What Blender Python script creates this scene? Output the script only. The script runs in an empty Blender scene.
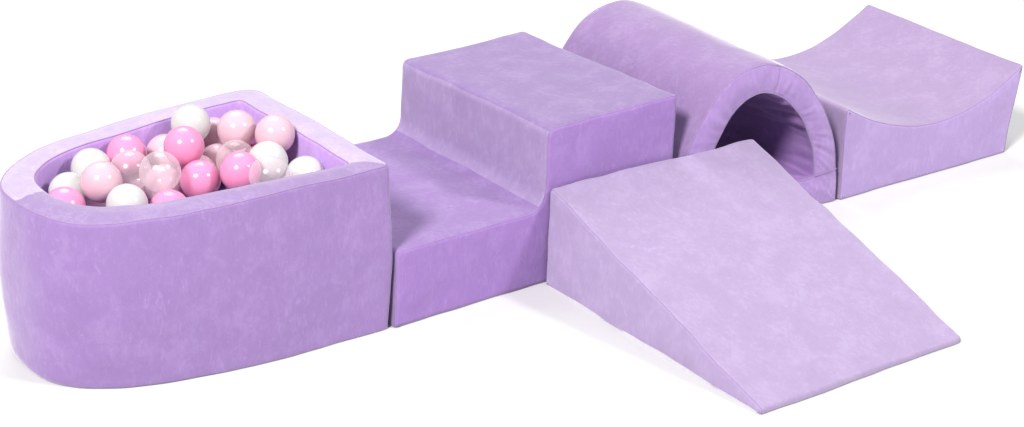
import bpy, bmesh, math, random
from mathutils import Vector, Matrix, noise
from mathutils.geometry import delaunay_2d_cdt

S = bpy.context.scene
COL = S.collection
CM = 0.01

# ------------------------------------------------------------------ camera
cam_d = bpy.data.cameras.new('camera')
cam = bpy.data.objects.new('camera', cam_d)
COL.objects.link(cam)
fw = Vector((0.4952453, 0.74433403, -0.44799436))
rt = Vector((0.83330381, -0.55280865, 0.0027132))
up = Vector((0.24563563, 0.3746591, 0.89403227))
m = Matrix((rt, up, -fw)).transposed().to_4x4()
m.translation = Vector((-212.95952880, -307.83607270, 194.69844433)) * CM
cam.matrix_world = m
cam_d.sensor_fit = 'HORIZONTAL'
cam_d.sensor_width = 36.0
cam_d.lens = 2188.4827 * 36.0 / 1024.0
cam_d.shift_x = (512 - 357.4158) / 1024.0
cam_d.shift_y = (294.6783 - 213.5) / 1024.0
cam_d.clip_end = 200.0
S.camera = cam

# ------------------------------------------------------------------ world: white studio surroundings
W = bpy.data.worlds.new('World')
S.world = W
W.use_nodes = True
bg = W.node_tree.nodes['Background']
bg.inputs['Color'].default_value = (0.97, 0.985, 1.0, 1)
bg.inputs['Strength'].default_value = 0.39

# ------------------------------------------------------------------ studio lamps and an added overhead fill
def area(name, direction, target, dist, size, power, color):
    d = bpy.data.lights.new(name, 'AREA')
    d.shape = 'DISK'
    d.size = size
    d.energy = power
    d.color = color
    o = bpy.data.objects.new(name, d)
    COL.objects.link(o)
    v = Vector(direction).normalized()
    o.location = Vector(target) + v * dist
    o.rotation_euler = v.to_track_quat('Z', 'Y').to_euler()
    return o

TGT = (0.5, 0.1, 0.15)
area('key_lamp', (-0.91, -0.413, 0.95), TGT, 13.0, 2.8, 2150, (1.0, 0.985, 0.96))
area('side_lamp', (0.536, -0.845, 0.86), TGT, 13.0, 1.9, 950, (1.0, 0.985, 0.97))
area('added_overhead_fill', (0.12, 0.62, 1.0), (0.95, 0.6, 0.0), 6.5, 4.0, 225, (1.0, 1.0, 1.0))  # added unseen light: throws soft shade forward and whitens the far floor

S.view_settings.view_transform = 'Standard'
S.view_settings.look = 'None'
S.view_settings.exposure = 0.0
S.view_settings.gamma = 1.0
S.view_settings.use_curve_mapping = False

# ------------------------------------------------------------------ materials
def nmat(name):
    mt = bpy.data.materials.new(name)
    mt.use_nodes = True
    nt = mt.node_tree
    return mt, nt, nt.nodes['Principled BSDF']

def velour(name, base, sheen=0.55, seed=0.0, mottle=0.5, scale=17.0):
    """Short pile plush: blotchy nap, fine pile bump, sheen at grazing angles."""
    mt, nt, b = nmat(name)
    N, Lk = nt.nodes, nt.links
    tc = N.new('ShaderNodeTexCoord')
    mp = N.new('ShaderNodeMapping')
    mp.inputs['Location'].default_value = (seed * 3.1, seed * 1.7, seed * 2.3)
    Lk.new(tc.outputs['Object'], mp.inputs['Vector'])
    # hand-brushed nap: patches of pile lying different ways
    n1 = N.new('ShaderNodeTexNoise')
    n1.inputs['Scale'].default_value = scale
    n1.inputs['Detail'].default_value = 6.0
    n1.inputs['Roughness'].default_value = 0.62
    n1.inputs['Distortion'].default_value = 0.35
    Lk.new(mp.outputs[0], n1.inputs['Vector'])
    n2 = N.new('ShaderNodeTexNoise')
    n2.inputs['Scale'].default_value = scale * 5.0
    n2.inputs['Detail'].default_value = 4.0
    n2.inputs['Roughness'].default_value = 0.6
    n2.inputs['Distortion'].default_value = 0.5
    mp2 = N.new('ShaderNodeMapping')
    mp2.inputs['Rotation'].default_value = (0.25, 0.3, 0.6)
    mp2.inputs['Scale'].default_value = (1.4, 1.1, 0.55)
    Lk.new(mp.outputs[0], mp2.inputs['Vector'])
    Lk.new(mp2.outputs[0], n2.inputs['Vector'])
    mx = N.new('ShaderNodeMath'); mx.operation = 'MULTIPLY_ADD'
    Lk.new(n2.outputs['Fac'], mx.inputs[0]); mx.inputs[1].default_value = 0.65
    Lk.new(n1.outputs['Fac'], mx.inputs[2])
    rp = N.new('ShaderNodeValToRGB')
    e = rp.color_ramp.elements
    lo = tuple(c * (1 - 0.20 * mottle) for c in base)
    hi = tuple(min(1, c * (1 + 0.08 * mottle) + 0.08 * mottle) for c in base)
    e[0].position = 0.58; e[0].color = (*lo, 1)
    e[1].position = 1.10; e[1].color = (*hi, 1)
    mid = e.new(0.82); mid.color = (*base, 1)
    e[2].position = 1.0
    Lk.new(mx.outputs[0], rp.inputs['Fac'])
    n4 = N.new('ShaderNodeTexNoise')
    n4.inputs['Scale'].default_value = scale * 2.6
    n4.inputs['Detail'].default_value = 3.0
    n4.inputs['Distortion'].default_value = 2.2
    Lk.new(mp2.outputs[0], n4.inputs['Vector'])
    sc = N.new('ShaderNodeMapRange'); sc.interpolation_type = 'SMOOTHSTEP'
    sc.inputs[1].default_value = 0.60; sc.inputs[2].default_value = 0.74
    sc.inputs[3].default_value = 0.0; sc.inputs[4].default_value = 0.55 * mottle ** 0.5
    Lk.new(n4.outputs['Fac'], sc.inputs[0])
    sm = N.new('ShaderNodeMix'); sm.data_type = 'RGBA'
    Lk.new(sc.outputs[0], sm.inputs['Factor'])
    Lk.new(rp.outputs['Color'], sm.inputs['A'])
    sm.inputs['B'].default_value = (*[min(1, c * 1.25 + 0.06) for c in base], 1)
    Lk.new(sm.outputs['Result'], b.inputs['Base Color'])
    b.inputs['Roughness'].default_value = 0.85
    b.inputs['Specular IOR Level'].default_value = 0.15
    b.inputs['Sheen Weight'].default_value = sheen
    b.inputs['Sheen Roughness'].default_value = 0.38
    b.inputs['Sheen Tint'].default_value = (0.93, 0.90, 0.97, 1)
    # pile and soft dents
    n3 = N.new('ShaderNodeTexNoise')
    n3.inputs['Scale'].default_value = 420.0
    n3.inputs['Detail'].default_value = 2.0
    Lk.new(tc.outputs['Object'], n3.inputs['Vector'])
    b1 = N.new('ShaderNodeBump')
    b1.inputs['Strength'].default_value = 0.35
    b1.inputs['Distance'].default_value = 0.0016
    Lk.new(n3.outputs['Fac'], b1.inputs['Height'])
    b2 = N.new('ShaderNodeBump')
    b2.inputs['Strength'].default_value = 0.30
    b2.inputs['Distance'].default_value = 0.004
    Lk.new(mx.outputs[0], b2.inputs['Height'])
    Lk.new(b1.outputs[0], b2.inputs['Normal'])
    Lk.new(b2.outputs[0], b.inputs['Normal'])
    return mt

LILAC = (0.282, 0.176, 0.405)
M = {
    'pit': velour('lilac_velour_pit', LILAC, 1.0, 0.0, 0.27),
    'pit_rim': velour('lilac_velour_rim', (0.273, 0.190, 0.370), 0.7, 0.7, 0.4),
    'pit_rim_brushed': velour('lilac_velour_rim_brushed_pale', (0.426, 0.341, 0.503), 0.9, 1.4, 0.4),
    'lining': velour('lilac_velour_lining', (0.505, 0.312, 0.689), 0.5, 2.0, 0.35),
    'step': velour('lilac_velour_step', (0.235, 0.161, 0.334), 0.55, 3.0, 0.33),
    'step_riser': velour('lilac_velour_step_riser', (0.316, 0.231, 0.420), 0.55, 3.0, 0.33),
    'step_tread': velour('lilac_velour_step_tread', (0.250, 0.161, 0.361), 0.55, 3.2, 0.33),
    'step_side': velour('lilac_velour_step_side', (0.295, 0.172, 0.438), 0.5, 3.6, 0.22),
    'wedge': velour('lilac_velour_wedge', (0.325, 0.253, 0.408), 0.7, 4.3, 0.27),
    'wedge_side': velour('lilac_velour_wedge_side', (0.361, 0.275, 0.457), 0.6, 5.1, 0.27),
    'tunnel': velour('lilac_velour_tunnel', (0.256, 0.165, 0.343), 1.0, 6.2, 0.3),
    'tunnel_lining': velour('lilac_velour_tunnel_lining', (0.280, 0.165, 0.395), 0.12, 6.5, 0.3),
    'tunnel_end': velour('lilac_velour_tunnel_end', (0.336, 0.218, 0.469), 0.6, 6.8, 0.35),
    'wave': velour('lilac_velour_wave', (0.306, 0.230, 0.382), 0.40, 7.4, 0.25),
    'wave_side': velour('lilac_velour_wave_side', (0.373, 0.266, 0.514), 0.6, 8.0, 0.27),
    'piping': velour('lilac_piping', (0.298, 0.215, 0.377), 0.25, 9.0, 0.2, 40),
}

def plastic(name, base, sss=0.45, rough=0.17):
    mt, nt, b = nmat(name)
    b.inputs['Base Color'].default_value = (*base, 1)
    b.inputs['Roughness'].default_value = rough
    b.inputs['Specular IOR Level'].default_value = 0.5
    b.inputs['Subsurface Weight'].default_value = sss
    b.inputs['Subsurface Radius'].default_value = (1.0, 0.45, 0.55)
    b.inputs['Subsurface Scale'].default_value = 0.025
    N, Lk = nt.nodes, nt.links
    tc = N.new('ShaderNodeTexCoord')
    n = N.new('ShaderNodeTexNoise'); n.inputs['Scale'].default_value = 60; n.inputs['Detail'].default_value = 3
    Lk.new(tc.outputs['Object'], n.inputs['Vector'])
    bp = N.new('ShaderNodeBump'); bp.inputs['Strength'].default_value = 0.12; bp.inputs['Distance'].default_value = 0.002
    Lk.new(n.outputs['Fac'], bp.inputs['Height'])
    Lk.new(bp.outputs[0], b.inputs['Normal'])
    return mt

def clear_plastic(name):
    mt = bpy.data.materials.new(name); mt.use_nodes = True
    nt = mt.node_tree; N, Lk = nt.nodes, nt.links
    out = N['Material Output']; N.remove(N['Principled BSDF'])
    tr = N.new('ShaderNodeBsdfTransparent'); tr.inputs[0].default_value = (1.0, 0.985, 0.99, 1)
    df = N.new('ShaderNodeBsdfDiffuse'); df.inputs[0].default_value = (1.0, 0.90, 0.935, 1)
    tl = N.new('ShaderNodeBsdfTranslucent'); tl.inputs[0].default_value = (1.0, 0.90, 0.935, 1)
    hz = N.new('ShaderNodeMixShader'); hz.inputs[0].default_value = 0.5
    Lk.new(df.outputs[0], hz.inputs[1]); Lk.new(tl.outputs[0], hz.inputs[2])
    gl = N.new('ShaderNodeBsdfGlossy'); gl.inputs[0].default_value = (1, 1, 1, 1); gl.inputs[1].default_value = 0.20
    lw = N.new('ShaderNodeLayerWeight'); lw.inputs[0].default_value = 0.30
    r1 = N.new('ShaderNodeMapRange'); r1.inputs[3].default_value = 0.18; r1.inputs[4].default_value = 0.50
    Lk.new(lw.outputs['Facing'], r1.inputs[0])
    a = N.new('ShaderNodeMixShader')
    Lk.new(r1.outputs[0], a.inputs[0]); Lk.new(tr.outputs[0], a.inputs[1]); Lk.new(hz.outputs[0], a.inputs[2])
    lf = N.new('ShaderNodeLayerWeight'); lf.inputs[0].default_value = 0.5
    pw = N.new('ShaderNodeMath'); pw.operation = 'POWER'; pw.inputs[1].default_value = 5.0
    Lk.new(lf.outputs['Facing'], pw.inputs[0])
    fr = N.new('ShaderNodeMapRange'); fr.inputs[3].default_value = 0.045; fr.inputs[4].default_value = 0.5
    Lk.new(pw.outputs[0], fr.inputs[0])
    c = N.new('ShaderNodeMixShader')
    ge = N.new('ShaderNodeNewGeometry')
    fb = N.new('ShaderNodeMath'); fb.operation = 'SUBTRACT'; fb.inputs[0].default_value = 1.0
    Lk.new(ge.outputs['Backfacing'], fb.inputs[1])
    fm = N.new('ShaderNodeMath'); fm.operation = 'MULTIPLY'
    Lk.new(fr.outputs[0], fm.inputs[0]); Lk.new(fb.outputs[0], fm.inputs[1])
    Lk.new(fm.outputs[0], c.inputs[0]); Lk.new(a.outputs[0], c.inputs[1]); Lk.new(gl.outputs[0], c.inputs[2])
    Lk.new(c.outputs[0], out.inputs[0])
    return mt

BALLMAT = {
    'W': plastic('white_plastic', (0.55, 0.55, 0.545)),
    'L': plastic('pale_pink_plastic', (0.64, 0.43, 0.505)),
    'H': plastic('pink_plastic', (0.72, 0.27, 0.465)),
    'C': clear_plastic('clear_plastic'),
}

def floor_mat():
    mt, nt, b = nmat('white_studio_floor')
    N, Lk = nt.nodes, nt.links
    tc = N.new('ShaderNodeTexCoord')
    n = N.new('ShaderNodeTexNoise'); n.inputs['Scale'].default_value = 1.5; n.inputs['Detail'].default_value = 3
    Lk.new(tc.outputs['Object'], n.inputs['Vector'])
    rp = N.new('ShaderNodeValToRGB')
    rp.color_ramp.elements[0].color = (0.60, 0.60, 0.60, 1)
    rp.color_ramp.elements[1].color = (0.615, 0.615, 0.615, 1)
    Lk.new(n.outputs['Fac'], rp.inputs[0]); Lk.new(rp.outputs[0], b.inputs['Base Color'])
    b.inputs['Roughness'].default_value = 0.9
    b.inputs['Specular IOR Level'].default_value = 0.1
    return mt

def base_mat():
    mt, nt, b = nmat('pale_grey_base_cloth')
    N, Lk = nt.nodes, nt.links
    tc = N.new('ShaderNodeTexCoord')
    n = N.new('ShaderNodeTexNoise'); n.inputs['Scale'].default_value = 200
    Lk.new(tc.outputs['Object'], n.inputs['Vector'])
    rp = N.new('ShaderNodeValToRGB')
    rp.color_ramp.elements[0].color = (0.50, 0.48, 0.54, 1); rp.color_ramp.elements[1].color = (0.72, 0.70, 0.75, 1)
    Lk.new(n.outputs['Fac'], rp.inputs[0]); Lk.new(rp.outputs[0], b.inputs['Base Color'])
    b.inputs['Roughness'].default_value = 0.8
    return mt
M['base'] = base_mat()

# ------------------------------------------------------------------ floor
def link_mesh(name, verts, faces, mat, parent=None, smooth=True):
    me = bpy.data.meshes.new(name)
    me.from_pydata([Vector(v) * CM for v in verts], [], faces)
    me.update()
    bm = bmesh.new(); bm.from_mesh(me)
    bmesh.ops.recalc_face_normals(bm, faces=bm.faces)
    bm.to_mesh(me); bm.free()
    if smooth:
        for p in me.polygons: p.use_smooth = True
    me.materials.append(mat)
    o = bpy.data.objects.new(name, me)
    COL.objects.link(o)
    if parent: o.parent = parent
    return o

fl = link_mesh('floor', [(-2000, -2000, 0), (2000, -2000, 0), (2000, 2000, 0), (-2000, 2000, 0)], [(0, 1, 2, 3)], floor_mat(), smooth=False)
fl['kind'] = 'structure'

# ------------------------------------------------------------------ shape helpers (centimetres)
def thing(name, label, cat, loc, rotz=0.0):
    o = bpy.data.objects.new(name, None)
    o.empty_display_size = 0.1
    COL.objects.link(o)
    o.location = Vector(loc) * CM
    o.rotation_euler = (0, 0, math.radians(rotz))
    o['label'] = label; o['category'] = cat
    return o

def rounded(poly, step=1.0):
    """poly: (x, z, radius) counter-clockwise -> dense rounded outline."""
    n = len(poly); segs = []
    for i in range(n):
        p0 = Vector(poly[i - 1][:2]); p1 = Vector(poly[i][:2]); p2 = Vector(poly[(i + 1) % n][:2]); r = poly[i][2]
        a = (p0 - p1).normalized(); b = (p2 - p1).normalized()
        ang = a.angle(b)
        t = r / math.tan(ang / 2)
        A = p1 + a * t; B = p1 + b * t
        c = p1 + (a + b).normalized() * (r / math.sin(ang / 2))
        va = A - c; vb = B - c
        th = math.atan2(va.x * vb.y - va.y * vb.x, va.dot(vb))
        k = max(3, int(abs(th) * r / 0.35))
        arc = []
        for j in range(k + 1):
            f = th * j / k
            arc.append(c + Vector((va.x * math.cos(f) - va.y * math.sin(f), va.x * math.sin(f) + va.y * math.cos(f))))
        segs.append(arc)
    out = []
    for i in range(n):
        out += segs[i]
        q0 = segs[i][-1]; q1 = segs[(i + 1) % n][0]
        d = (q1 - q0).length; k = int(d / step)
        for j in range(1, k):
            out.append(q0.lerp(q1, j / k))
    return out

def dedupe(pts, eps=1e-3):
    o = []
    for p in pts:
        if not o or (p - o[-1]).length > eps: o.append(p)
    if (o[0] - o[-1]).length < eps: o.pop()
    return o

def resample(pts, n):
    """closed loop -> n points evenly spaced by length, starting at pts[0]"""
    L = [0.0]
    for i in range(len(pts)): L.append(L[-1] + (pts[(i + 1) % len(pts)] - pts[i]).length)
    out = []; j = 0
    for k in range(n):
        s = L[-1] * k / n
        while L[j + 1] < s: j += 1
        f = (s - L[j]) / max(1e-9, L[j + 1] - L[j])
        out.append(pts[j].lerp(pts[(j + 1) % len(pts)], f))
    return out

def inset(pts, d):
    n = len(pts); out = []
    for i in range(n):
        t0 = (pts[i] - pts[i - 1]).normalized(); t1 = (pts[(i + 1) % n] - pts[i]).normalized()
        n0 = Vector((-t0.y, t0.x)); n1 = Vector((-t1.y, t1.x))
        nn = (n0 + n1).normalized()
        out.append(pts[i] + nn * (d / max(0.5, nn.dot(n0))))
    return out

def make_wobble(seed, a1=0.35, s1=16.0, a2=0.10, s2=4.5, taper=None):
    o1 = Vector((seed * 13.7, seed * 5.1, seed * 9.3))
    def f(p):
        p = Vector(p)
        if taper: p.z *= taper(p)
        d = noise.noise_vector(p / s1 + o1) * a1 + noise.noise_vector(p / s2 - o1) * a2
        k = min(1.0, max(0.0, p.z / 3.0))
        q = p + Vector((d.x, d.y, d.z * k))
        q.z = max(q.z, 0.05)
        return q
    return f

def tube(path, r, closed=True, seg=6):
    n = len(path); V = []; F = []
    for i in range(n):
        a = path[i - 1] if (closed or i > 0) else path[i]
        b = path[(i + 1) % n] if (closed or i < n - 1) else path[i]
        t = (b - a)
        if t.length < 1e-6: t = Vector((0, 0, 1))
        t.normalize()
        u = t.cross(Vector((0.31, 0.77, 0.55))).normalized(); w = t.cross(u)
        for k in range(seg):
            an = 2 * math.pi * k / seg
            V.append(path[i] + u * (r * math.cos(an)) + w * (r * math.sin(an)))
    for i in range(n if closed else n - 1):
        for k in range(seg):
            F.append((i * seg + k, i * seg + (k + 1) % seg, ((i + 1) % n) * seg + (k + 1) % seg, ((i + 1) % n) * seg + k))
    return V, F

A45 = [math.pi / 2 * j / 8 for j in range(9)]

def prism(root, outline, D, R, wob, mats, names, grid=0.75, pip=0.085, vstep=1.0, cap_bulge=0.25, split=None):
    """outline in (x,z); front cap at y=0, back cap at y=D. Parts: strip, two caps, two pipings."""
    pts = dedupe(outline); n = len(pts)
    rings = []                                                        # (inset, y)
    for a in A45[4::-1]: rings.append((R * (1 - math.cos(a)), R * (1 - math.sin(a))))
    k = int((D - 2 * R) / vstep)
    for j in range(1, k): rings.append((0.0, R + (D - 2 * R) * j / k))
    for a in A45[:5]: rings.append((R * (1 - math.cos(a)), D - R * (1 - math.sin(a))))
    V = []; F = []; RAW = []
    for d, y in rings:
        for q in (inset(pts, d) if d > 1e-6 else pts):
            V.append(wob((q.x, y, q.y)))
        RAW += [Vector((q.x, y, q.y)) for q in pts]
    for i in range(len(rings) - 1):
        for j in range(n):
            F.append((i * n + j, i * n + (j + 1) % n, (i + 1) * n + (j + 1) % n, (i + 1) * n + j))
    if split is None:
        link_mesh(names[0], V, F, mats[0], root)
    else:
        def which(c):
            for q, (fn, _, _) in enumerate(split):
                if fn(c): return q
            return -1
        for want, (nm, mt) in enumerate([(names[0], mats[0])] + [(b, c) for _, b, c in split], -1):
            used = {}; V2 = []; F2 = []
            for f in F:
                if which(sum((RAW[i] for i in f), Vector()) / 4) != want: continue
                for i in f:
                    if i not in used: used[i] = len(V2); V2.append(V[i])
                F2.append(tuple(used[i] for i in f))
            link_mesh(nm, V2, F2, mt, root)
    for side in (0, 1):
        V = []; F = []; loops = []
        for a in A45[4:]:
            d = R * (1 - math.cos(a)); yy = R * (1 - math.sin(a))
            lp = inset(pts, d); loops.append(lp)
            for q in lp: V.append((q.x, yy, q.y))
        for i in range(4):
            for j in range(n): F.append((i * n + j, i * n + (j + 1) % n, (i + 1) * n + (j + 1) % n, (i + 1) * n + j))
        inner = loops[-1]; base = 4 * n
        xs = [q.x for q in inner]; zs = [q.y for q in inner]
        gp = []
        x = min(xs) + grid * 0.5
        where = [0.0]; arc = [0.0]
        for i in range(n): arc.append(arc[-1] + (inner[(i + 1) % n] - inner[i]).length)
        def inside(px, pz):
            c = False; mind = 1e9
            for i in range(n):
                a = inner[i]; b = inner[(i + 1) % n]
                if (a.y > pz) != (b.y > pz) and px < (b.x - a.x) * (pz - a.y) / (b.y - a.y) + a.x: c = not c
                ab = b - a; t = max(0, min(1, (Vector((px, pz)) - a).dot(ab) / max(1e-9, ab.length_squared)))
                dd_ = (a + ab * t - Vector((px, pz))).length
                if dd_ < mind: mind = dd_; where[0] = i + t
            return mind if c else -1
        dist = {}
        while x < max(xs):
            z = min(zs) + grid * 0.5
            while z < max(zs):
                m_ = inside(x, z)
                if m_ > grid * 0.5: gp.append(Vector((x, z))); wi = int(where[0]) % n; dist[len(gp) - 1] = (m_, arc[wi] + (where[0] - int(where[0])) * (arc[wi + 1] - arc[wi]))
                z += grid
            x += grid
        vs, es, fs, ov, oe, of = delaunay_2d_cdt(list(inner) + gp, [(i, (i + 1) % n) for i in range(n)], [], 1, 1e-5)
        mp = {}
        for i, v in enumerate(vs):
            src = min(ov[i]) if ov[i] else -1
            if 0 <= src < n: mp[i] = base + src
            else:
                dd, al = dist.get(src - n, (1.0, 0.0))
                gather = 0.5 + 0.5 * noise.noise(Vector((al / 14.0, 5.5, side * 3.0)))      # cloth gathered into the seam, more in some places
                pk = 0.38 * gather * noise.noise(Vector((al / 0.95, dd / 6.0, side * 7.0 + n))) * math.exp(-dd / 2.6) * min(1.0, dd / 0.8)
                V.append((v.x, -cap_bulge * (1 - math.exp(-dd / 4.0)) + pk, v.y)); mp[i] = len(V) - 1
        for f in fs: F.append(tuple(mp[i] for i in f))
        if side: V = [(a, D - b, c) for a, b, c in V]
        V = [wob(v) for v in V]
        link_mesh(names[1], V, F, mats[1], root)
        y0 = R * (1 - math.sin(A45[4])); d0 = R * (1 - math.cos(A45[4]))
        ring = [wob((q.x, (D - y0 if side else y0), q.y)) for q in inset(pts, d0 - 0.04)]
        tv, tf = tube(ring, pip)
        tv = [Vector((v.x, v.y, max(v.z, 0.03))) for v in tv]
        link_mesh('piping', tv, tf, mats[2], root)

# ------------------------------------------------------------------ step block
L, L1, H1, H2, D = 68.9, 35.9, 16.1, 32.8, 50.5
step = thing('foam_step', 'two-level lilac plush foam step block standing between the ball pit and the tunnel', 'foam step', (0.15, -0.6, 0))
out = rounded([(0, 0, 0.3), (L, 0, 0.3), (L, H2, 1.3), (L1, H2, 1.8), (L1 - 0.4, H1 - 0.3, 4.0), (0, H1, 1.5)])
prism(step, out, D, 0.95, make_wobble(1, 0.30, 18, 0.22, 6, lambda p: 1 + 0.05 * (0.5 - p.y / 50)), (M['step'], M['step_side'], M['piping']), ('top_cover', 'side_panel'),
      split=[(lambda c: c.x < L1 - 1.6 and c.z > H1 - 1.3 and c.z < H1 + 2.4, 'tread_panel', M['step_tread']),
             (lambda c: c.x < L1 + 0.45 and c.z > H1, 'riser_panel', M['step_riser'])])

# ------------------------------------------------------------------ ramp
ramp = thing('foam_ramp', 'lilac plush wedge ramp sloping down to the front beside the step block', 'foam ramp', (36.25, -1.2, 0), -0.4)
WW, WL, WH = 52.9, 63.0, 20.9
def build_ramp():
    # profile in (length, height), extruded across the width; then turned so the length runs to -y
    out = rounded([(0, 0.12, 0.25), (WL, 0.06, 0.3), (WL + 0.0, 1.35, 0.6), (0.0, WH, 0.9)])
    w = make_wobble(2, 0.40, 18, 0.24, 6, lambda p: 1 + 0.03 * (1 - 2 * p.y / WW))
    holder = ramp
    before = set(COL.objects)
    prism(holder, out, WW, 0.7, w, (M['wedge'], M['wedge_side'], M['piping']), ('ramp_cover', 'side_panel'), pip=0.085)
    for o in set(COL.objects) - before:
        for v in o.data.vertices:
            x, y, z = v.co
            v.co = (y * (1 - 0.030 * max(0.0, x) / (WL * CM)), -x, z)     # foam a touch narrower at the low end
        o.data.update()
    # pale cloth underside that peeps out along the lower edge
    n = 40; V = []; F = []
    rnd = random.Random(4)
    for i in range(n + 1):
        s = -0.6 - (WL - 1.6) * i / n
        lift = 0.02 + 0.30 * max(0.0, math.sin(i / n * math.pi * 1.0)) + rnd.uniform(-0.04, 0.04)
        for x, z in ((0.15 - 0.35 * math.sin(i / n * math.pi), 0.04), (0.15 - 0.35 * math.sin(i / n * math.pi), lift + 0.2), (WW * 0.96 - 0.4, lift + 0.2), (WW * 0.96 - 0.4, 0.04)):
            V.append((x, s, z))
    for i in range(n):
        for k in range(4): F.append((i * 4 + k, i * 4 + (k + 1) % 4, (i + 1) * 4 + (k + 1) % 4, (i + 1) * 4 + k))
    F.append((0, 1, 2, 3)); F.append((n * 4, n * 4 + 1, n * 4 + 2, n * 4 + 3))
    link_mesh('base_cloth', V, F, M['base'], holder, smooth=False)
build_ramp()

# ------------------------------------------------------------------ wave block
wave = thing('foam_wave', 'lilac plush foam block with a hollow curved top, farthest right beyond the tunnel', 'foam block', (115.4, -3.8, 0), -1.5)
VL, VD = 52.5, 49.4
poly = [(0, 0, 0.5), (VL + 0.3, 0, 0.5)]
out = []
top = []
for i in range(61):
    x = VL * (1 - i / 60)
    u = abs((x - 27.3) / 26.6 if x < 27.3 else (x - 27.3) / 25.2)
    top.append(Vector((x, 12.3 + 8.5 * u ** 1.9)))
def wave_outline():
    res = []
    SL, SR = 0.9, 1.7                                                 # the ends lean outward a little
    k = 50
    xr = VL - SR
    for j in range(k + 1): res.append(Vector((0.6 + (xr - 1.1) * j / k, 0.0)))
    for j in range(1, 5): a = math.pi / 2 * j / 4; res.append(Vector((xr - 0.5 + 0.5 * math.sin(a), 0.5 - 0.5 * math.cos(a))))
    zt = top[0].y
    for j in range(1, 19): res.append(Vector((xr + (SR + 0.2) * j / 19, 0.5 + (zt - 1.2) * j / 19)))
    res.append(Vector((VL + 0.2, zt - 0.3))); res.append(Vector((VL - 0.05, zt)))
    res += top[1:]
    zl = top[-1].y
    res += [Vector((-0.35, zl + 0.05)), Vector((-0.68, zl - 0.15)), Vector((-0.86, zl - 0.5)), Vector((-0.9, zl - 1.1))]
    for j in range(1, 20): res.append(Vector((-SL * (1 - j / 20), (zl - 1.1) * (1 - j / 20) + 0.5 * j / 20)))
    for j in range(0, 5): a = math.pi / 2 * j / 5; res.append(Vector((0.5 - 0.5 * math.cos(a), 0.5 - 0.5 * math.sin(a))))
    return res
prism(wave, wave_outline(), VD, 0.7, make_wobble(3, 0.4, 18, 0.10, 5), (M['wave'], M['wave_side'], M['piping']), ('curved_cover', 'side_panel'), pip=0.085)

# ------------------------------------------------------------------ tunnel
tunnel = thing('foam_tunnel', 'lilac plush foam arch tunnel with a dark crawl-through opening, behind the ramp', 'foam tunnel', (91.7, -2.4, 0), -3.0)
def arch(hwl, hwr, z0, h, pl, pr, peak, rc, n=200):
    pts = []
    N = 300
    for i in range(N + 1):                                            # right foot -> top -> left foot
        t = math.pi * i / N
        c, s = math.cos(t), math.sin(t)
        if c >= 0: x = peak + (hwr - peak) * c ** (2 / pr); z = h * s ** (2 / pr)
        else: x = peak - (hwl + peak) * (-c) ** (2 / pl); z = h * s ** (2 / pl)
        pts.append(Vector((x, z0 + z)))
    # round the feet
    core = [p for p in pts if p.y > z0 + rc]
    xr = core[0].x; xl = core[-1].x
    bl = [Vector((xl + rc - rc * math.cos(a), z0 + rc - rc * math.sin(a))) for a in [math.pi / 2 * j / 5 for j in range(1, 6)]]
    br = [Vector((xr - rc + rc * math.sin(a), z0 + rc - rc * math.cos(a))) for a in [math.pi / 2 * j / 5 for j in range(0, 5)]]
    loop = core + bl + [bl[-1].lerp(br[0], j / 30) for j in range(1, 30)] + br
    return resample(dedupe(loop), n)
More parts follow.
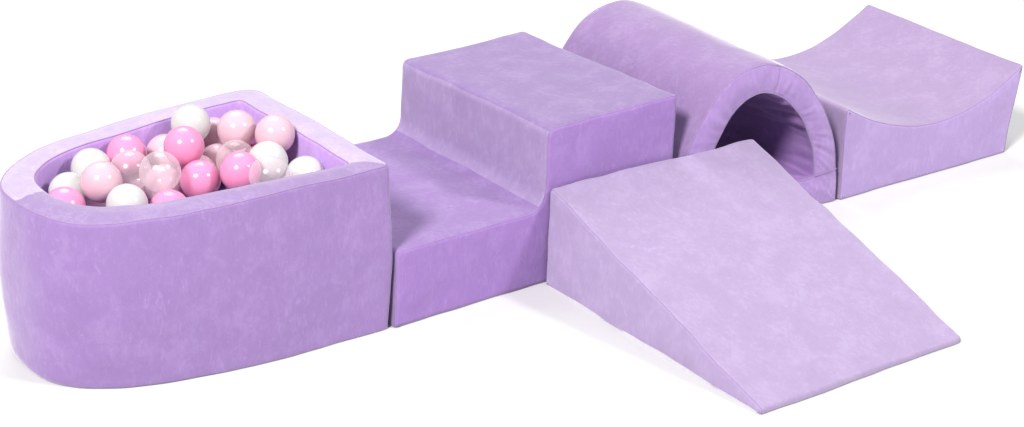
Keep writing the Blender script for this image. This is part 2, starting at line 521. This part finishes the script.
def build_tunnel():
    TD = 49.4
    n = 260
    O = arch(22.3, 22.8, 0, 35.9, 2.3, 1.86, -1.8, 0.6, n)
    I = arch(14.6, 15.5, 7.0, 22.6, 2.1, 1.72, -1.5, 0.5, n)
    w = make_wobble(4, 0.45, 18, 0.16, 5, lambda p: 1.005 - 0.022 * p.y / 50)
    R = 0.9
    def fold(p, amt, ang):
        return p
    # outer cover
    def ringset():
        r = []
        for a in A45[4::-1]: r.append((R * (1 - math.cos(a)), R * (1 - math.sin(a))))
        for j in range(1, 48): r.append((0.0, R + (TD - 2 * R) * j / 48))
        for a in A45[:5]: r.append((R * (1 - math.cos(a)), TD - R * (1 - math.sin(a))))
        return r
    V = []; F = []
    rs = ringset()
    for d, y in rs:
        for q in inset(O, d): V.append(w((q.x, y, q.y)))
    for i in range(len(rs) - 1):
        for j in range(n): F.append((i * n + j, i * n + (j + 1) % n, (i + 1) * n + (j + 1) % n, (i + 1) * n + j))
    link_mesh('arch_cover', V, F, M['tunnel'], tunnel)
    # inner lining with slack folds running along the bore
    V = []; F = []
    for ri, (d, y) in enumerate(rs):
        lp = inset(I, -d)
        for j, q in enumerate(lp):
            f = j / n
            on = min(1.0, max(0.0, (q.y - 8.5) / 3.0)) * min(1, y / 2.0) * min(1, (TD - y) / 2.0)
            ph = noise.noise(Vector((f * 24 + 0.050 * y, y / 30.0, 3.3))) + 0.6 * noise.noise(Vector((f * 52 + 0.11 * y, y / 16.0, 7.7)))
            k = on * 1.35 * ph
            nx, nz = q.x, q.y - 13
            l = math.hypot(nx, nz) or 1
            V.append(w((q.x - nx / l * k, y, q.y - nz / l * k)))
    for i in range(len(rs) - 1):
        for j in range(n): F.append((i * n + j, i * n + (j + 1) % n, (i + 1) * n + (j + 1) % n, (i + 1) * n + j))
    link_mesh('lining', V, F, M['tunnel_lining'], tunnel)
    for side in (0, 1):
        V = []; F = []; rows = []
        a_ = A45[4:]
        loops = [(inset(O, R * (1 - math.cos(a))), R * (1 - math.sin(a))) for a in a_]
        lin = [(inset(I, -R * (1 - math.cos(a))), R * (1 - math.sin(a))) for a in a_][::-1]
        oi, ii = loops[-1][0], lin[0][0]
        mid = []
        for k in range(1, 8):
            t = k / 8
            mid.append(([p.lerp(q, t) for p, q in zip(oi, ii)], -0.35 * math.sin(math.pi * t)))
        rows = loops + mid + lin
        for ri, (lp, y) in enumerate(rows):
            for j, q in enumerate(lp):
                # small gathers of cloth square to the edges
                f = j / n
                t = ri / (len(rows) - 1)
                pk = noise.noise(Vector((f * 75, t * 1.5, 11.0 + side))) * 0.30 * math.sin(math.pi * t)
                seam = 0.28 * math.exp(-((j - n * 0.303) / 0.8) ** 2) * math.sin(math.pi * t) ** 0.5 if 0 < t < 1 else 0
                yy = y + pk + seam
                V.append(w((q.x, TD - yy if side else yy, q.y)))
        for i in range(len(rows) - 1):
            for j in range(n): F.append((i * n + j, i * n + (j + 1) % n, (i + 1) * n + (j + 1) % n, (i + 1) * n + j))
        link_mesh('end_panel', V, F, M['tunnel_end'], tunnel)
        sg = 1 if side else -1
        top_seam = [V[ri * n + int(n * 0.303)] + Vector((0, sg * 0.06, 0)) for ri in range(1, len(rows) - 1)]
        foot = [w((15.7 + 6.2 * t, (TD - y) if side else y, 7.3 + 0.5 * t)) for t, y in [(k / 10, -0.36 * math.sin(math.pi * (0.12 + 0.76 * k / 10)) - 0.02) for k in range(11)]]
        for path in (top_seam, foot):
            tv, tf = tube(path, 0.08, closed=False)
            link_mesh('seam', tv, tf, M['piping'], tunnel)
        for loop, s in ((O, 1), (I, -1)):
            y0 = R * (1 - math.sin(A45[4])); d0 = R * (1 - math.cos(A45[4])) - 0.04
            ring = [w((q.x, TD - y0 if side else y0, q.y)) for q in inset(loop, s * d0)]
            tv, tf = tube(ring, 0.14)
            link_mesh('piping', [Vector((v.x, v.y, max(v.z, 0.03))) for v in tv], tf, M['piping'], tunnel)
build_tunnel()

# ------------------------------------------------------------------ ball pit
pit = thing('ball_pit', 'lilac plush ball pit with one rounded end, full of pink, white and clear balls', 'ball pit', (-0.75, 0, 0))
PL, PW, PH, PT = 65.4, 49.2, 34.4, 6.0
def pit_loop(d, z=0.0, grow=0.0, na=170, nb=44):
    """closed loop inset by d: curve front-right -> tip -> back-right, corner, straight right side, corner"""
    hw = PW / 2 - d * 0.86 + grow; ln = PL - d * 1.12 + grow; cy = PW / 2
    rcf = max(0.5, 1.1 - d * 0.1); rcb = max(0.8, 3.6 - d * 0.4)
    x1 = -d
    pf = 2.65 + 0.95 * min(1.0, z / PH) * max(0.0, 1 - d / PT)           # the rim swells out at the front of the rounded end
    loop = []
    N = 600; raw = []
    for i in range(N + 1):
        t = math.pi * i / N
        c, s = math.cos(t), math.sin(t)
        pe = 2.75 + (pf - 2.75) * max(0.0, c) ** 0.5
        y = cy - math.copysign(abs(c) ** (2 / pe), c) * hw
        x = -ln * s ** (2 / pe)
        raw.append(Vector((x, y)))
    a0 = [p for p in raw if p.y < cy and p.x < x1 - rcf]
    a1 = [p for p in raw if p.y >= cy and p.x < x1 - rcb]
    curve = a0 + a1
    Ls = [0]
    for i in range(len(curve) - 1): Ls.append(Ls[-1] + (curve[i + 1] - curve[i]).length)
    j = 0
    for k in range(na):
        s = Ls[-1] * k / (na - 1)
        while j < len(Ls) - 2 and Ls[j + 1] < s: j += 1
        f = (s - Ls[j]) / max(1e-9, Ls[j + 1] - Ls[j])
        loop.append(curve[j].lerp(curve[j + 1], min(1, f)))
    yb = curve[-1].y; yf = curve[0].y
    for k in range(1, 9):
        a = math.pi / 2 * k / 8
        loop.append(Vector((x1 - rcb + rcb * math.sin(a), yb - rcb + rcb * math.cos(a))))
    for k in range(1, nb):
        loop.append(Vector((x1, (yb - rcb) + ((yf + rcf) - (yb - rcb)) * k / nb)))
    for k in range(0, 8):
        a = math.pi / 2 * k / 8
        loop.append(Vector((x1 - rcf + rcf * math.cos(a), yf + rcf - rcf * math.sin(a))))
    return loop
def build_pit():
    wob = make_wobble(5, 0.45, 16, 0.13, 5, lambda p: 1 + 0.022 * (0.5 - p.y / 50))
    R = 0.9
    prof = [(0.5, 0.0, 'w'), (0.15, 0.15, 'w'), (0.0, 0.5, 'w')]
    nz = 30
    for k in range(1, nz): prof.append((0.0 - 0.5 * math.sin(math.pi * k / nz), 0.5 + (PH - R - 0.5) * k / nz, 'w'))
    ZS = []
    for a in A45[:5]: prof.append((R * (1 - math.cos(a)), PH - R * (1 - math.sin(a)), 'w'))
    iw = len(prof) - 1
    for a in A45[5:]: prof.append((R * (1 - math.cos(a)), PH - R * (1 - math.sin(a)), 'r'))
    for k in range(1, 7): prof.append((R + (PT - 2 * R) * k / 7, PH + 0.30 * math.sin(math.pi * k / 7), 'r'))
    for a in A45[8:3:-1]: prof.append((PT - R * (1 - math.cos(a)), PH - R * (1 - math.sin(a)), 'r'))
    ir = len(prof) - 1
    for a in A45[3::-1]: prof.append((PT - R * (1 - math.cos(a)), PH - R * (1 - math.sin(a)), 'l'))
    for k in range(1, 16): prof.append((PT + 0.25 * math.sin(math.pi * k / 15), PH - R - (PH - R - 15.5) * k / 15, 'l'))
    rings = []
    for d, z, _ in prof:
        rings.append([wob((q.x, q.y, z)) for q in pit_loop(d, z)])
    n = len(rings[0])
    def part(name, i0, i1, j0, j1, mat, wrap=False):
        V = []; F = []
        idx = list(range(j0, j1)) if not wrap else list(range(n))
        for i in range(i0, i1 + 1):
            for j in idx: V.append(rings[i][j % n])
        c = len(idx)
        for i in range(i1 - i0):
            for j in range(c if wrap else c - 1):
                F.append((i * c + j, i * c + (j + 1) % c, (i + 1) * c + (j + 1) % c, (i + 1) * c + j))
        return link_mesh(name, V, F, mat, pit)
    part('wall', 0, iw, 0, n, M['pit'], True)
    # three rim panels: front, rounded back, right side (nap brushed the other way)
    tip = 85; bc = 170 + 4; fc = n - 4
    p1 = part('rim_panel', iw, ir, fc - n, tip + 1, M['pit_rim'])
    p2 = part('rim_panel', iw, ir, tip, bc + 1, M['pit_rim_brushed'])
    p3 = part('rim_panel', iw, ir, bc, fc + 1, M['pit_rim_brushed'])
    p2['label'] = 'pale brushed back panel of the rim'
    p3['label'] = 'pale brushed panel of the rim at the flat end'
    part('lining', ir, len(prof) - 1, 0, n, M['lining'], True)
    for i, r in ((iw, 0.15), (ir, 0.12)):
        path = []
        for j in range(n):
            path.append(rings[i][j])
        tv, tf = tube(path, r)
        link_mesh('piping', tv, tf, M['piping'], pit)
    # upright seam at the front right corner
    jc = n - 4
    path = [rings[i][jc] for i in range(2, iw)]
    tv, tf = tube(path, 0.13, closed=False)
    link_mesh('piping', tv, tf, M['piping'], pit)
    # cushion the balls lie on
    lp = pit_loop(PT - 0.4)
    V = [wob((q.x, q.y, 16.2)) for q in lp] + [Vector((q.x, q.y, 6.0)) for q in lp]
    F = [tuple(range(n)), tuple(range(2 * n - 1, n - 1, -1))]
    for j in range(n): F.append((j, (j + 1) % n, n + (j + 1) % n, n + j))
    link_mesh('base_cushion', V, F, M['lining'], pit, smooth=False)
build_pit()

# ------------------------------------------------------------------ balls
def ball_mesh(name, mat, r=3.88):
    me = bpy.data.meshes.new(name)
    bm = bmesh.new()
    bmesh.ops.create_uvsphere(bm, u_segments=48, v_segments=32, radius=r * CM)
    for v in bm.verts:                                               # raised moulding line round the middle
        if abs(v.co.z) < 1e-5: v.co *= 1.004
    for f in bm.faces: f.smooth = True
    bm.to_mesh(me); bm.free()
    me.materials.append(mat)
    return me
BM = {k: ball_mesh('ball', BALLMAT[k]) for k in 'WLHC'}
BALLS = [
 ('W', -22.12, 37.38, 34.42, 'white ball standing highest, against the back lining of the pit'),
 ('L', -14.86, 32.10, 33.48, 'pale pink ball just right of the highest white ball'),
 ('L', -10.83, 24.69, 34.17, 'pale pink ball nearest the flat right end of the pit'),
 ('W', -15.74, 19.34, 31.62, 'white ball directly in front of the rightmost pale pink ball'),
 ('C', -21.40, 9.30, 33.6, 'clear ball right of the pink balls, by the front rim'),
 ('C', -15.60, 9.20, 28.8, 'clear ball overlapping the white ball in the right front corner'),
 ('W', -10.34, 14.57, 29.02, 'white ball sunk in the right front corner of the pit'),
 ('H', -23.09, 17.09, 32.06, 'strong pink ball below the white ball at the right, by the front rim'),
 ('H', -28.67, 22.61, 29.64, 'strong pink ball at the front beside the large clear ball'),
 ('L', -25.35, 29.72, 27.52, 'pale pink ball peeping over the strong pink ball at the front middle'),
 ('H', -28.55, 28.64, 34.43, 'strong pink ball in front of the highest white ball'),
 ('L', -26.74, 39.48, 28.64, 'pale pink ball wedged between the two strong pink balls at the back'),
 ('H', -36.39, 37.10, 31.53, 'strong pink ball at the back left, against the lining'),
 ('C', -40.01, 28.92, 32.01, 'clear ball in front of the back left strong pink ball'),
 ('C', -37.49, 21.85, 33.72, 'large clear ball in the middle of the front row'),
 ('W', -45.33, 34.45, 31.69, 'white ball at the back left behind a pale pink ball'),
 ('L', -47.91, 25.29, 32.91, 'pale pink ball at the left, between three white balls'),
 ('W', -51.84, 31.01, 29.58, 'white ball farthest left, against the rounded end'),
 ('H', -55.94, 24.53, 30.04, 'strong pink ball half hidden behind the rim at the rounded end'),
 ('W', -46.58, 18.03, 30.72, 'white ball half hidden behind the front rim at the left'),
 ('H', -38.64, 16.63, 28.18, 'strong pink ball mostly hidden behind the front rim below the large clear ball'),
 ('L', -18.60, 33.36, 26.88, 'pale pink ball low in the gap between the strong pink balls'),
 ('C', -18.63, 26.31, 30.08, 'clear ball behind the right strong pink ball'),
 ('L', -15.74, 40.02, 29.44, 'shaded pale pink ball deep behind the highest white ball'),
 ('L', -32.99, 37.47, 24.63, 'pale pink ball seen only through the clear ball at the back left'),
 ('L', -33.20, 28.60, 27.60, 'pale pink ball seen mostly through the large clear ball'),
 ('L', -45.31, 36.47, 24.31, 'pale pink ball low between the left pale pink ball and the front left white ball'),
 ('L', -30.60, 11.60, 27.50, 'pale pink ball showing a sliver at the rim between the two front strong pink balls'),
 ('H', -11.10, 29.20, 27.20, 'strong pink ball deep in the gap between the two rightmost pale pink balls'),
 ('W', -11.40, 21.40, 25.40, 'white ball buried behind the clear ball at the right end of the front rim'),
 ('W', -19.60, 18.90, 25.00, 'white ball low between the right strong pink ball and the clear ball beside it'),
 ('L', -11.20, 36.60, 23.80, 'pale pink ball buried straight below the upper pale pink ball at the back right'),
 ('L', -21.50, 39.30, 22.70, 'pale pink ball between the large clear ball and the strong pink ball beside it'),
 ('L', -16.70, 26.50, 22.50, 'pale pink ball low in the dark gap left of the right strong pink ball'),
 ('L', -23.90, 32.20, 20.30, 'deepest pale pink ball, under the strong pink ball beside the large clear ball'),
]
rnd = random.Random(11)
GROUP = 'play balls filling the ball pit'
def put_ball(c, loc, label, i):
    o = bpy.data.objects.new('play_ball', BM[c])
    COL.objects.link(o)
    o.location = (loc[0] * CM, loc[1] * CM, loc[2] * CM)
    o.rotation_euler = (rnd.uniform(0, 6.28), rnd.uniform(0, 6.28), rnd.uniform(0, 6.28))
    o['label'] = label; o['category'] = 'ball'; o['group'] = GROUP
for i, (c, x, y, z, lb) in enumerate(BALLS):
    put_ball(c, (x, y, z), lb, i)
